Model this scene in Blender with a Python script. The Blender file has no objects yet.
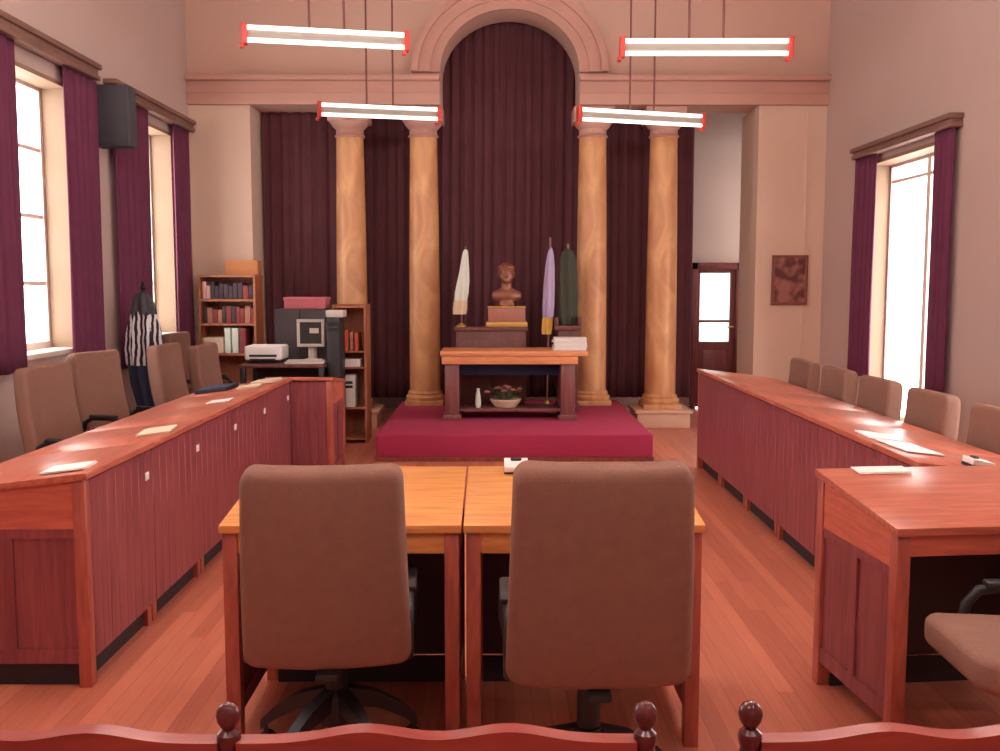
import bpy, bmesh, math, random
from mathutils import Vector, Matrix, Euler
random.seed(4)
S = bpy.context.scene
COL = S.collection
R = math.radians
PI = math.pi

# ------------------------------------------------------------------ materials
def newmat(name):
    m = bpy.data.materials.new(name)
    m.use_nodes = True
    nt = m.node_tree
    b = nt.nodes['Principled BSDF']
    return m, nt, b

def lin(c):
    return tuple(((v / 255) / 12.92 if v / 255 <= .04045 else ((v / 255 + .055) / 1.055) ** 2.4) for v in c) + (1,)

def plain(name, rgb, rough=.6, var=.12, scale=6, metal=0, bump=0, bscale=60, spec=.5):
    m, nt, b = newmat(name)
    tc = nt.nodes.new('ShaderNodeTexCoord')
    n = nt.nodes.new('ShaderNodeTexNoise')
    n.inputs['Scale'].default_value = scale
    n.inputs['Detail'].default_value = 4
    nt.links.new(tc.outputs['Object'], n.inputs['Vector'])
    mx = nt.nodes.new('ShaderNodeMix')
    mx.data_type = 'RGBA'
    c = lin(rgb)
    mx.inputs[6].default_value = tuple(v * (1 - var) for v in c[:3]) + (1,)
    mx.inputs[7].default_value = tuple(min(1, v * (1 + var)) for v in c[:3]) + (1,)
    nt.links.new(n.outputs['Fac'], mx.inputs[0])
    nt.links.new(mx.outputs[2], b.inputs['Base Color'])
    b.inputs['Roughness'].default_value = rough
    b.inputs['Metallic'].default_value = metal
    b.inputs['Specular IOR Level'].default_value = spec
    if bump:
        n2 = nt.nodes.new('ShaderNodeTexNoise')
        n2.inputs['Scale'].default_value = bscale
        nt.links.new(tc.outputs['Object'], n2.inputs['Vector'])
        bp = nt.nodes.new('ShaderNodeBump')
        bp.inputs['Strength'].default_value = bump
        bp.inputs['Distance'].default_value = .01
        nt.links.new(n2.outputs['Fac'], bp.inputs['Height'])
        nt.links.new(bp.outputs['Normal'], b.inputs['Normal'])
    return m

def wood(name, c1, c2, stretch=(12, 12, 1.2), rough=.35, spec=.5):
    m, nt, b = newmat(name)
    tc = nt.nodes.new('ShaderNodeTexCoord')
    mp = nt.nodes.new('ShaderNodeMapping')
    mp.inputs['Scale'].default_value = stretch
    nt.links.new(tc.outputs['Object'], mp.inputs['Vector'])
    n = nt.nodes.new('ShaderNodeTexNoise')
    n.inputs['Scale'].default_value = 3
    n.inputs['Detail'].default_value = 6
    n.inputs['Distortion'].default_value = .6
    nt.links.new(mp.outputs[0], n.inputs['Vector'])
    r = nt.nodes.new('ShaderNodeValToRGB')
    r.color_ramp.elements[0].position = .3
    r.color_ramp.elements[0].color = lin(c1)
    r.color_ramp.elements[1].position = .7
    r.color_ramp.elements[1].color = lin(c2)
    nt.links.new(n.outputs['Fac'], r.inputs[0])
    nt.links.new(r.outputs[0], b.inputs['Base Color'])
    b.inputs['Roughness'].default_value = rough
    b.inputs['Specular IOR Level'].default_value = spec
    return m

def emit(name, rgb, strength):
    m, nt, b = newmat(name)
    b.inputs['Base Color'].default_value = lin(rgb)
    b.inputs['Emission Color'].default_value = lin(rgb)
    b.inputs['Emission Strength'].default_value = strength
    return m

def glass_mat(name):
    m, nt, b = newmat(name)
    nt.nodes.remove(b)
    tr = nt.nodes.new('ShaderNodeBsdfTransparent')
    tr.inputs[0].default_value = (.95, .97, .96, 1)
    gl = nt.nodes.new('ShaderNodeBsdfGlossy')
    gl.inputs['Roughness'].default_value = .05
    mx = nt.nodes.new('ShaderNodeMixShader')
    mx.inputs[0].default_value = .05
    nt.links.new(tr.outputs[0], mx.inputs[1])
    nt.links.new(gl.outputs[0], mx.inputs[2])
    nt.links.new(mx.outputs[0], nt.nodes['Material Output'].inputs[0])
    return m

def frosted_mat(name, rgb):
    m, nt, b = newmat(name)
    nt.nodes.remove(b)
    tr = nt.nodes.new('ShaderNodeBsdfTranslucent')
    tc = nt.nodes.new('ShaderNodeTexCoord')
    n = nt.nodes.new('ShaderNodeTexNoise')
    n.inputs['Scale'].default_value = 5
    nt.links.new(tc.outputs['Object'], n.inputs['Vector'])
    r = nt.nodes.new('ShaderNodeValToRGB')
    c = lin(rgb)
    r.color_ramp.elements[0].position = .35
    r.color_ramp.elements[0].color = tuple(v * .8 for v in c[:3]) + (1,)
    r.color_ramp.elements[1].position = .65
    r.color_ramp.elements[1].color = c
    nt.links.new(n.outputs['Fac'], r.inputs[0])
    nt.links.new(r.outputs[0], tr.inputs[0])
    nt.links.new(tr.outputs[0], nt.nodes['Material Output'].inputs[0])
    return m

def floor_mat():
    m, nt, b = newmat('floorboards')
    tc = nt.nodes.new('ShaderNodeTexCoord')
    sp = nt.nodes.new('ShaderNodeSeparateXYZ')
    nt.links.new(tc.outputs['Object'], sp.inputs[0])
    def math_(op, a, bv=None):
        n = nt.nodes.new('ShaderNodeMath')
        n.operation = op
        if hasattr(a, 'links'): nt.links.new(a, n.inputs[0])
        else: n.inputs[0].default_value = a
        if bv is not None:
            if hasattr(bv, 'links'): nt.links.new(bv, n.inputs[1])
            else: n.inputs[1].default_value = bv
        return n.outputs[0]
    u = math_('DIVIDE', sp.outputs[0], .065)
    iu = math_('FLOOR', u)
    fu = math_('FRACT', u)
    wn1 = nt.nodes.new('ShaderNodeTexWhiteNoise')
    wn1.noise_dimensions = '1D'
    nt.links.new(iu, wn1.inputs['W'])
    v = math_('ADD', math_('DIVIDE', sp.outputs[1], 2.2), wn1.outputs['Value'])
    iv = math_('FLOOR', v)
    cb = nt.nodes.new('ShaderNodeCombineXYZ')
    nt.links.new(iu, cb.inputs[0]); nt.links.new(iv, cb.inputs[1])
    wn = nt.nodes.new('ShaderNodeTexWhiteNoise')
    nt.links.new(cb.outputs[0], wn.inputs['Vector'])
    mp = nt.nodes.new('ShaderNodeMapping')
    mp.inputs['Scale'].default_value = (22, 1.2, 1)
    nt.links.new(tc.outputs['Object'], mp.inputs['Vector'])
    n = nt.nodes.new('ShaderNodeTexNoise')
    n.inputs['Scale'].default_value = 2.5
    n.inputs['Detail'].default_value = 5
    nt.links.new(mp.outputs[0], n.inputs['Vector'])
    s = math_('ADD', math_('MULTIPLY', wn.outputs['Value'], .55), math_('MULTIPLY', n.outputs['Fac'], .6))
    r = nt.nodes.new('ShaderNodeValToRGB')
    r.color_ramp.elements[0].position = .15
    r.color_ramp.elements[0].color = lin(FLOOR1)
    r.color_ramp.elements[1].position = .85
    r.color_ramp.elements[1].color = lin(FLOOR2)
    nt.links.new(s, r.inputs[0])
    edge = math_('LESS_THAN', fu, .05)
    mx = nt.nodes.new('ShaderNodeMix'); mx.data_type = 'RGBA'
    nt.links.new(math_('MULTIPLY', edge, .32), mx.inputs[0])
    nt.links.new(r.outputs[0], mx.inputs[6])
    mx.inputs[7].default_value = lin((70, 32, 25))
    nt.links.new(mx.outputs[2], b.inputs['Base Color'])
    b.inputs['Roughness'].default_value = .38
    return m

def stripe_mat():
    m, nt, b = newmat('striped_flag_cloth')
    tc = nt.nodes.new('ShaderNodeTexCoord')
    w = nt.nodes.new('ShaderNodeTexWave')
    w.bands_direction = 'X'
    w.inputs['Scale'].default_value = 8
    w.inputs['Distortion'].default_value = 2.5
    w.inputs['Detail'].default_value = 2
    w.inputs['Detail Scale'].default_value = 1.5
    nt.links.new(tc.outputs['Object'], w.inputs['Vector'])
    r = nt.nodes.new('ShaderNodeValToRGB')
    r.color_ramp.elements[0].position = .45
    r.color_ramp.elements[0].color = lin((34, 32, 44))
    r.color_ramp.elements[1].position = .6
    r.color_ramp.elements[1].color = lin((225, 220, 225))
    nt.links.new(w.outputs['Fac'], r.inputs[0])
    nt.links.new(r.outputs[0], b.inputs['Base Color'])
    b.inputs['Roughness'].default_value = .9
    return m

def marble_mat():
    m, nt, b = newmat('column_marble')
    tc = nt.nodes.new('ShaderNodeTexCoord')
    mp = nt.nodes.new('ShaderNodeMapping')
    mp.inputs['Scale'].default_value = (1, 1, .45)
    nt.links.new(tc.outputs['Object'], mp.inputs['Vector'])
    n = nt.nodes.new('ShaderNodeTexNoise')
    n.inputs['Scale'].default_value = 4
    n.inputs['Detail'].default_value = 7
    n.inputs['Distortion'].default_value = 1.5
    nt.links.new(mp.outputs[0], n.inputs['Vector'])
    r = nt.nodes.new('ShaderNodeValToRGB')
    r.color_ramp.elements[0].position = .3
    r.color_ramp.elements[0].color = lin(MARB1)
    r.color_ramp.elements[1].position = .7
    r.color_ramp.elements[1].color = lin(MARB2)
    nt.links.new(n.outputs['Fac'], r.inputs[0])
    nt.links.new(r.outputs[0], b.inputs['Base Color'])
    b.inputs['Roughness'].default_value = .4
    return m

def picture_mat():
    m, nt, b = newmat('faded_print')
    tc = nt.nodes.new('ShaderNodeTexCoord')
    n = nt.nodes.new('ShaderNodeTexNoise')
    n.inputs['Scale'].default_value = 9
    n.inputs['Detail'].default_value = 1
    nt.links.new(tc.outputs['Object'], n.inputs['Vector'])
    r = nt.nodes.new('ShaderNodeValToRGB')
    r.color_ramp.elements[0].position = .4
    r.color_ramp.elements[0].color = lin((96, 46, 44))
    r.color_ramp.elements[1].position = .62
    r.color_ramp.elements[1].color = lin((160, 105, 96))
    nt.links.new(n.outputs['Fac'], r.inputs[0])
    nt.links.new(r.outputs[0], b.inputs['Base Color'])
    b.inputs['Roughness'].default_value = .5
    return m

FLOOR1, FLOOR2 = (176, 96, 78), (210, 128, 102)
MARB1, MARB2 = (188, 128, 88), (226, 172, 118)
M = {}
M['wall'] = plain('wall_plaster', (190, 168, 160), .85, .06, 1.5, bump=.05, bscale=40)
M['facade'] = plain('facade_plaster', (204, 170, 154), .8, .07, 2)
M['facade_trim'] = plain('facade_moulding', (196, 152, 138), .75, .08, 3)
M['pier'] = plain('pier_plaster', (214, 186, 166), .8, .05, 2)
M['ceiling'] = plain('ceiling_plaster', (215, 195, 180), .9, .04, 1)
M['floor'] = floor_mat()
M['marble'] = marble_mat()
M['stone'] = plain('pale_stone', (205, 165, 140), .6, .1, 6)
M['carpet'] = plain('crimson_carpet', (170, 48, 84), .95, .15, 40, bump=.3, bscale=300)
M['stage_wood'] = wood('stage_base_wood', (120, 62, 48), (150, 84, 62))
M['red_wood'] = wood('mahogany', (122, 58, 66), (156, 82, 86), (14, 14, 1.0), .36)
M['rail_wood'] = wood('mahogany_rail', (156, 78, 68), (188, 104, 86), (14, 14, 2), .36)
M['apron_wood'] = wood('mahogany_apron', (184, 92, 78), (214, 118, 94), (2, 2, 16), .36)
M['top_wood'] = wood('honey_wood', (206, 132, 76), (238, 170, 100), (1.5, 14, 14), .28)
M['top_red'] = wood('reddish_top_wood', (168, 86, 70), (204, 118, 92), (1.5, 14, 14), .3)
M['dark_board'] = plain('dark_panel_and_shade', (58, 46, 50), .6, .1, 8)  # table panel, and painted shade inside the desks
M['toe'] = plain('dark_toe_board_and_shade', (40, 34, 38), .6, .1, 8)
M['bench_wood'] = wood('dark_mahogany', (136, 48, 44), (164, 68, 56), (2, 12, 14), .28)
M['bench_post'] = wood('turned_mahogany', (78, 28, 32), (104, 40, 42), (8, 8, 2), .2)
M['fabric'] = plain('brown_upholstery', (141, 104, 91), .92, .12, 30, bump=.25, bscale=260, spec=.2)
M['black'] = plain('black_plastic', (36, 34, 38), .45, .1, 12)
M['dark_metal'] = plain('dark_metal', (52, 50, 54), .4, .1, 10, metal=.6)
M['purple'] = plain('purple_curtain_cloth', (108, 56, 80), .9, .18, 9, spec=.15)
M['maroon'] = plain('maroon_curtain_cloth', (96, 58, 64), .92, .2, 5, spec=.12)
M['pelmet'] = wood('pelmet_wood', (112, 80, 70), (140, 104, 92), (3, 1, 12), .6)
M['win_white'] = plain('window_paint', (224, 212, 200), .5, .04, 8)
M['reveal'] = plain('dimmed_reveal', (150, 122, 98), .6, .06, 4)  # reveal colour darkened to offset the strong daylight falling on it
M['glass'] = glass_mat('window_glass')
M['frosted'] = frosted_mat('frosted_door_glass', (205, 216, 210))
M['tube'] = emit('fluorescent_tube', (255, 244, 232), 1.0)
M['tube_added_fill'] = emit('added_fill_tube', (255, 246, 244), 44)  # for added rear lamps that fill the faces turned to the camera
M['tube_added_top'] = emit('added_top_tube', (255, 244, 236), 34)  # for added overhead lamps, far stronger than the visible tubes
M['lamp_white'] = plain('lamp_enamel', (150, 142, 134), .6, .03, 8)
M['lamp_red'] = plain('red_lampholder', (206, 70, 60), .5, .08, 10)
M['rod'] = plain('pendant_rod', (120, 72, 66), .5, .1, 10)
M['speaker'] = plain('grey_speaker', (66, 66, 74), .6, .1, 8)
M['paper'] = plain('white_paper', (238, 232, 228), .8, .03, 8)
M['cream_paper'] = plain('cream_paper', (222, 196, 172), .8, .05, 8)
M['door_wood'] = wood('door_wood', (98, 44, 48), (124, 58, 60))
M['frame_wood'] = wood('frame_wood', (118, 64, 56), (142, 84, 72))
M['print'] = picture_mat()
M['bronze'] = plain('bronze', (140, 88, 68), .42, .2, 14, metal=.35)
M['plinth'] = plain('plinth_stone', (168, 106, 90), .5, .15, 10)
M['brass'] = plain('brass', (196, 156, 84), .4, .1, 10, metal=.5)
M['console'] = wood('console_wood', (92, 48, 46), (118, 66, 58), (10, 10, 1.5), .5)
M['altar'] = wood('table_wood', (204, 126, 84), (232, 158, 106), (1.5, 12, 14), .4)
M['altar_leg'] = wood('table_leg_wood', (112, 66, 66), (140, 86, 82))
M['navy'] = plain('navy_cloth', (44, 52, 82), .85, .15, 12)
M['flag_white'] = plain('white_flag_cloth', (214, 218, 206), .85, .06, 8)
M['flag_cream'] = plain('cream_flag_cloth', (216, 190, 158), .85, .06, 8)
M['flag_lilac'] = plain('lilac_flag_cloth', (176, 158, 190), .85, .08, 8)
M['flag_yellow'] = plain('yellow_flag_cloth', (226, 180, 84), .85, .08, 8)
M['olive'] = plain('olive_flag_cloth', (66, 66, 54), .9, .12, 12)
M['stripe'] = stripe_mat()
M['pink_box'] = plain('pink_card', (196, 106, 116), .8, .08, 8)
M['beige'] = plain('beige_plastic', (206, 196, 186), .5, .04, 8)
M['screen'] = plain('dark_screen', (58, 56, 54), .25, .1, 4)
M['shelf_wood'] = wood('shelf_wood', (150, 88, 62), (184, 114, 78), (6, 6, 1.2), .5)
M['brown_box'] = plain('brown_card', (190, 124, 78), .85, .08, 6)
M['orange'] = plain('orange_folder', (206, 96, 66), .7, .08, 8)
M['book_red'] = plain('red_book', (138, 58, 56), .7, .1, 8)
M['book_dark'] = plain('dark_book', (70, 52, 60), .7, .1, 8)
M['book_tan'] = plain('tan_book', (176, 120, 100), .7, .1, 8)
M['book_pink'] = plain('pink_book', (214, 168, 164), .7, .1, 8)
M['leaf'] = plain('leaf_green', (78, 92, 66), .7, .2, 14)
M['petal'] = plain('pink_petal', (190, 104, 98), .7, .15, 14)
M['cabinet'] = plain('dark_cabinet', (62, 50, 54), .5, .1, 6)

# ------------------------------------------------------------------ mesh helpers
class MB:
    def __init__(s): s.bm = bmesh.new()
    def box(s, x0, x1, y0, y1, z0, z1, bev=0, seg=2):
        b = bmesh.new()
        bmesh.ops.create_cube(b, size=1)
        for v in b.verts:
            v.co = Vector(((x0 + x1) / 2 + v.co.x * (x1 - x0), (y0 + y1) / 2 + v.co.y * (y1 - y0), (z0 + z1) / 2 + v.co.z * (z1 - z0)))
        if bev: bmesh.ops.bevel(b, geom=b.edges[:], offset=bev, segments=seg, profile=.5, affect='EDGES')
        s.add(b); return s
    def add(s, b, mat=None):
        me = bpy.data.meshes.new('tmp')
        if mat is not None: bmesh.ops.transform(b, matrix=mat, verts=b.verts)
        b.to_mesh(me); b.free(); s.bm.from_mesh(me); bpy.data.meshes.remove(me)
    def prism(s, pts, axis, a0, a1, bev=0):
        """polygon pts (u,v) extruded along axis: 'x' -> (a,u,v); 'y' -> (u,a,v); 'z' -> (u,v,a)"""
        b = bmesh.new()
        f = {'x': lambda u, v, a: (a, u, v), 'y': lambda u, v, a: (u, a, v), 'z': lambda u, v, a: (u, v, a)}[axis]
        lo = [b.verts.new(f(u, v, a0)) for u, v in pts]
        hi = [b.verts.new(f(u, v, a1)) for u, v in pts]
        b.faces.new(lo); b.faces.new(hi[::-1])
        n = len(pts)
        for i in range(n): b.faces.new((lo[i], hi[i], hi[(i + 1) % n], lo[(i + 1) % n]))
        bmesh.ops.recalc_face_normals(b, faces=b.faces[:])
        if bev: bmesh.ops.bevel(b, geom=b.edges[:], offset=bev, segments=2, profile=.5, affect='EDGES')
        s.add(b); return s
    def cyl(s, p, q, r, r2=None, n=16):
        p, q = Vector(p), Vector(q)
        b = bmesh.new()
        d = q - p
        bmesh.ops.create_cone(b, cap_ends=True, segments=n, radius1=r, radius2=r if r2 is None else r2, depth=d.length)
        s.add(b, Matrix.Translation((p + q) / 2) @ d.to_track_quat('Z', 'Y').to_matrix().to_4x4()); return s
    def lathe(s, prof, c=(0, 0, 0), n=32):
        b = bmesh.new()
        rings = []
        for r, z in prof:
            if r < 1e-5: rings.append([b.verts.new((c[0], c[1], c[2] + z))])
            else: rings.append([b.verts.new((c[0] + r * math.cos(2 * PI * i / n), c[1] + r * math.sin(2 * PI * i / n), c[2] + z)) for i in range(n)])
        for a, d in zip(rings, rings[1:]):
            for i in range(n):
                j = (i + 1) % n
                if len(a) == 1 and len(d) > 1: b.faces.new((a[0], d[j], d[i]))
                elif len(d) == 1 and len(a) > 1: b.faces.new((a[i], a[j], d[0]))
                elif len(a) > 1: b.faces.new((a[i], a[j], d[j], d[i]))
        if len(rings[0]) > 1: b.faces.new(rings[0][::-1])
        if len(rings[-1]) > 1: b.faces.new(rings[-1])
        bmesh.ops.recalc_face_normals(b, faces=b.faces[:])
        s.add(b); return s
    def tube(s, pts, r, n=10):
        pts = [Vector(p) for p in pts]
        b = bmesh.new(); rings = []
        up = Vector((0, 0, 1))
        for i, p in enumerate(pts):
            t = (pts[min(i + 1, len(pts) - 1)] - pts[max(i - 1, 0)]).normalized()
            a = t.cross(Vector((1, .13, .07)))
            if a.length < .2: a = t.cross(Vector((0, 1, .1)))
            a.normalize(); c = t.cross(a)
            rings.append([b.verts.new(p + r * (math.cos(2 * PI * k / n) * a + math.sin(2 * PI * k / n) * c)) for k in range(n)])
        for x, y in zip(rings, rings[1:]):
            for k in range(n): b.faces.new((x[k], x[(k + 1) % n], y[(k + 1) % n], y[k]))
        b.faces.new(rings[0]); b.faces.new(rings[-1])
        bmesh.ops.recalc_face_normals(b, faces=b.faces[:])
        s.add(b); return s
    def ball(s, c, r, sc=(1, 1, 1), seg=20):
        b = bmesh.new()
        bmesh.ops.create_uvsphere(b, u_segments=seg, v_segments=seg // 2 + 2, radius=r)
        s.add(b, Matrix.Translation(c) @ Matrix.Diagonal((*sc, 1))); return s
    def cushion(s, w, d, h, corner, edge, axis='y', cuts=0):
        """slab centred at 0: corner rounding seen along axis, then softened rims"""
        b = bmesh.new()
        bmesh.ops.create_cube(b, size=1)
        for v in b.verts: v.co = Vector((v.co.x * w, v.co.y * d, v.co.z * h))
        ai = 'xyz'.index(axis)
        es = [e for e in b.edges if abs((e.verts[0].co - e.verts[1].co)[ai]) > 1e-4]
        bmesh.ops.bevel(b, geom=es, offset=corner, segments=6, profile=.5, affect='EDGES')
        b.normal_update()
        es = [e for e in b.edges if any(abs(f.normal[ai]) > .9 for f in e.link_faces) and not all(abs(f.normal[ai]) > .9 for f in e.link_faces)]
        bmesh.ops.bevel(b, geom=es, offset=edge, segments=4, profile=.5, affect='EDGES')
        for k in range(cuts):
            t = -.5 + (k + 1) / (cuts + 1)
            for ax, L in ((2, h), (0, w)):
                co = [0, 0, 0]; co[ax] = t * L; no = [0, 0, 0]; no[ax] = 1
                bmesh.ops.bisect_plane(b, geom=b.verts[:] + b.edges[:] + b.faces[:], plane_co=co, plane_no=no)
        return b
    def obj(s, name, mat, parent=None, smooth=True, auto=True):
        me = bpy.data.meshes.new(name)
        s.bm.normal_update()
        s.bm.to_mesh(me); s.bm.free()
        if smooth:
            me.polygons.foreach_set('use_smooth', [True] * len(me.polygons))
            if auto: me.set_sharp_from_angle(angle=R(38))
        me.materials.append(M[mat] if isinstance(mat, str) else mat)
        o = bpy.data.objects.new(name, me)
        COL.objects.link(o)
        if parent: o.parent = parent
        return o

def struct(o):
    o['kind'] = 'structure'; return o

def thing(name, label, cat, loc=(0, 0, 0), rz=0, group=None):
    o = bpy.data.objects.new(name, None)
    o.empty_display_size = .1
    COL.objects.link(o)
    o.location = loc; o.rotation_euler = (0, 0, rz)
    return tag(o, label, cat, group)

def tag(o, label, cat, group=None, kind='thing'):
    o['label'] = label; o['category'] = cat; o['kind'] = kind
    if group: o['group'] = group
    return o

def copy_thing(o, label=None, loc=None, rz=None, parent=None):
    c = o.copy(); COL.objects.link(c)
    if parent: c.parent = parent
    for ch in o.children: copy_thing(ch, parent=c)
    if label: c['label'] = label
    if loc is not None: c.location = loc
    if rz is not None: c.rotation_euler = (c.rotation_euler[0], c.rotation_euler[1], rz)
    return c

# ------------------------------------------------------------------ room shell
XL, XR, YF, YB, ZC = -3.10, 3.37, 10.05, -3.2, 5.0
T = .34
def wall_cells(mb, x0, x1, y0, y1, z0, z1, holes):
    ys = sorted({y0, y1, *[h[0] for h in holes], *[h[1] for h in holes]})
    for a, b in zip(ys, ys[1:]):
        hs = [h for h in holes if h[0] <= a + 1e-6 and h[1] >= b - 1e-6]
        if not hs: mb.box(x0, x1, a, b, z0, z1)
        else:
            h = hs[0]
            if h[2] > z0: mb.box(x0, x1, a, b, z0, h[2])
            mb.box(x0, x1, a, b, h[3], z1)
LW = [(3.65, 5.0, 1.02, 2.93), (5.9, 7.25, 1.02, 2.93), (8.15, 9.5, 1.02, 2.93)]
RW = [(3.5, 5.1, .28, 2.58), (7.3, 8.9, .28, 2.58)]
m = MB(); wall_cells(m, XL - T, XL, YB, YF, 0, ZC, LW); struct(m.obj('wall_left', 'wall'))
m = MB(); wall_cells(m, XR, XR + T, YB, YF, 0, ZC, RW); struct(m.obj('wall_right', 'wall'))
m = MB(); m.box(XL - T, XR + T, YB - .3, YB, 0, ZC); struct(m.obj('wall_entrance', 'wall'))
m = MB(); m.box(XL - T, XR + T, YB - .3, 13, -.2, 0); struct(m.obj('floor', 'floor'))
m = MB(); m.box(XL - T, XR + T, YB - .3, 13, ZC, ZC + .2); struct(m.obj('ceiling', 'ceiling'))

# facade with the arch
AX, AR, AZ, AS = .15, .70, 3.61, .88
ZE = 3.29
pts = [(XL, ZE), (AX - AR, ZE), (AX - AR, AZ)]
for i in range(1, 24): pts.append((AX - AR * math.cos(PI * i / 24), AZ + AS * AR * math.sin(PI * i / 24)))
pts += [(AX + AR, AZ), (AX + AR, ZE), (XR, ZE), (XR, ZC), (XL, ZC)]
m = MB(); m.prism(pts, 'y', YF, YF + .45)
struct(m.obj('wall_facade', 'facade', auto=True))
m = MB(); m.box(XL, -2.48, YF, YF + .5, 0, ZE).box(XL - T, XL, YF, YF + 2.2, 0, ZC)
m.box(2.68, XR, YF, YF + .68, 0, ZE)
wall_cells(m, XR, XR + T, YF, YF + 2.2, 0, ZC, [(10.85, 11.55, 1.0, 3.2)])  # opening for the unseen window added to light the recess
struct(m.obj('wall_piers', 'pier'))
# entablature mouldings
m = MB()
for a, b in ((XL, AX - AR - .005), (AX + AR + .005, XR)):
    m.box(a, b, YF - .05, YF + .02, ZE, 3.52, .006)
    m.box(a, b, YF - .065, YF + .02, 3.40, 3.42, .004)
    m.box(a, b, YF - .11, YF + .02, 3.52, 3.575, .012)
struct(m.obj('trim_entablature', 'facade_trim'))
m = MB()
def ring(r0, r1, y0, y1, n=40):
    b = bmesh.new(); v = []
    for i in range(n + 1):
        c, s_ = -math.cos(PI * i / n), math.sin(PI * i / n)
        v.append([b.verts.new((AX + r * c, y, AZ + AS * r * s_)) for r, y in ((r0, y0), (r1, y0), (r1, y1), (r0, y1))])
    for p, q in zip(v, v[1:]):
        for k in range(4): b.faces.new((p[k], p[(k + 1) % 4], q[(k + 1) % 4], q[k]))
    b.faces.new(v[0]); b.faces.new(v[-1][::-1])
    bmesh.ops.recalc_face_normals(b, faces=b.faces[:])
    m.add(b)
ring(AR, AR + .10, YF - .05, YF + .01); ring(AR + .10, AR + .22, YF - .075, YF + .01); ring(AR + .22, AR + .285, YF - .11, YF + .01)
struct(m.obj('trim_archivolt', 'facade_trim'))
m = MB(); m.box(3.165, 3.185, YF - .012, YF + .01, 0, ZE)
struct(m.obj('trim_pier', 'pier'))
m = MB()
m.box(XL, XL + .02, YB, YF, 0, .16, .004); m.box(XR - .02, XR, YB, YF, 0, .16, .004)
struct(m.obj('baseboard_sides', 'frame_wood'))
# space behind the curtains
m = MB()
m.box(XL, 2.40, 11.62, 11.85, 0, ZC).box(2.86, XR, 11.62, 11.85, 0, ZC).box(2.40, 2.86, 11.62, 11.85, 1.70, ZC)
struct(m.obj('wall_stage', 'wall'))

# windows
def win(name, side, hole, transom, panes_y, panes_z):
    y0, y1, z0, z1 = hole
    xg = XL - .22 if side < 0 else XR + .22
    root = thing(name, '', 'window'); del root['label'], root['category']; root['kind'] = 'structure'
    m = MB(); f = .055
    a, b = xg - .025, xg + .025
    m.box(a, b, y0, y0 + f, z0, z1).box(a, b, y1 - f, y1, z0, z1).box(a, b, y0 + f, y1 - f, z0, z0 + f).box(a, b, y0 + f, y1 - f, z1 - f, z1)
    m.obj('window_frame', 'win_white', root)
    m = MB(); a, b = xg - .018, xg + .018
    for i in range(1, panes_y):
        y = y0 + (y1 - y0) * i / panes_y
        w = .035 if i * 2 == panes_y else .014
        m.box(a, b, y - w, y + w, z0 + f, z1 - f)
    for i in range(1, panes_z):
        z = z0 + (transom - z0) * i / (panes_z - 1)
        m.box(a - .001, b + .001, y0 + f, y1 - f, z - .014, z + .014)
    m.obj('glazing_bars', 'win_white', root)
    m = MB(); m.box(xg - .004, xg + .004, y0 + .02, y1 - .02, z0 + .02, z1 - .02); m.obj('pane', 'glass', root)
    m = MB(); xi = XL if side < 0 else XR
    lo, hi = (xg + .025, xi + .02) if side < 0 else (xi - .02, xg - .025)
    m.box(lo, hi, y0, y1, z0 - .03, z0 + .006, .004); m.obj('sill', 'win_white', root)
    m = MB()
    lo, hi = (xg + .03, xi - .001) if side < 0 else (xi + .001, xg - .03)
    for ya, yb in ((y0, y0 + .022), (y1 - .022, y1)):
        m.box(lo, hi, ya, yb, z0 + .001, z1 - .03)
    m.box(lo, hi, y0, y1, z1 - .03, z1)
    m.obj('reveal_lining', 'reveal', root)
    li = bpy.data.lights.new('daylight_portal', 'AREA'); li.shape = 'RECTANGLE'
    li.size = z1 - z0; li.size_y = y1 - y0
    li.cycles.is_portal = True
    lo_ = bpy.data.objects.new('daylight_portal', li); COL.objects.link(lo_)
    lo_.location = (xg - .03 if side < 0 else xg + .03, (y0 + y1) / 2, (z0 + z1) / 2)
    lo_.rotation_euler = (0, R(-90) if side < 0 else R(90), 0)
    return root
for i, h in enumerate(LW): win('window_%d' % (i + 1), -1, h, 2.93, 2, 5)
win('window_9', 1, (10.85, 11.55, 1.0, 3.2), 2.7, 2, 4)  # unseen window added to brighten the recess wall
for i, h in enumerate(RW): win('window_%d' % (i + 5), 1, h, 2.40, 2, 5 if False else 2)

# door in the recess behind the columns
d = thing('door_1', '', 'door', (2.63, 11.60, 0)); del d['label'], d['category']; d['kind'] = 'structure'
m = MB(); m.box(-.29, -.23, -.05, .06, 0, 1.74, .004).box(.23, .31, -.05, .06, 0, 1.74, .004).box(-.29, .31, -.05, .06, 1.66, 1.74, .004); m.obj('door_frame', 'door_wood', d)
m = MB(); m.box(-.23, -.195, -.02, .03, .02, 1.66).box(.165, .23, -.02, .03, .02, 1.66).box(-.195, .165, -.02, .03, .02, .80).box(-.195, .165, -.02, .03, 1.62, 1.66)
m.box(-.195, .165, -.012, .022, 1.035, 1.06).box(-.15, .13, -.03, -.02, .2, .7, .006); m.obj('door_leaf', 'door_wood', d)
m = MB(); m.box(-.196, .166, .0, .008, .80, 1.62); m.obj('pane', 'frosted', d)
m = MB(); m.cyl((.2, -.02, .98), (.2, -.06, .98), .01).cyl((.2, -.06, .98), (.13, -.06, .98), .009); m.obj('door_handle', 'brass', d)

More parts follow.
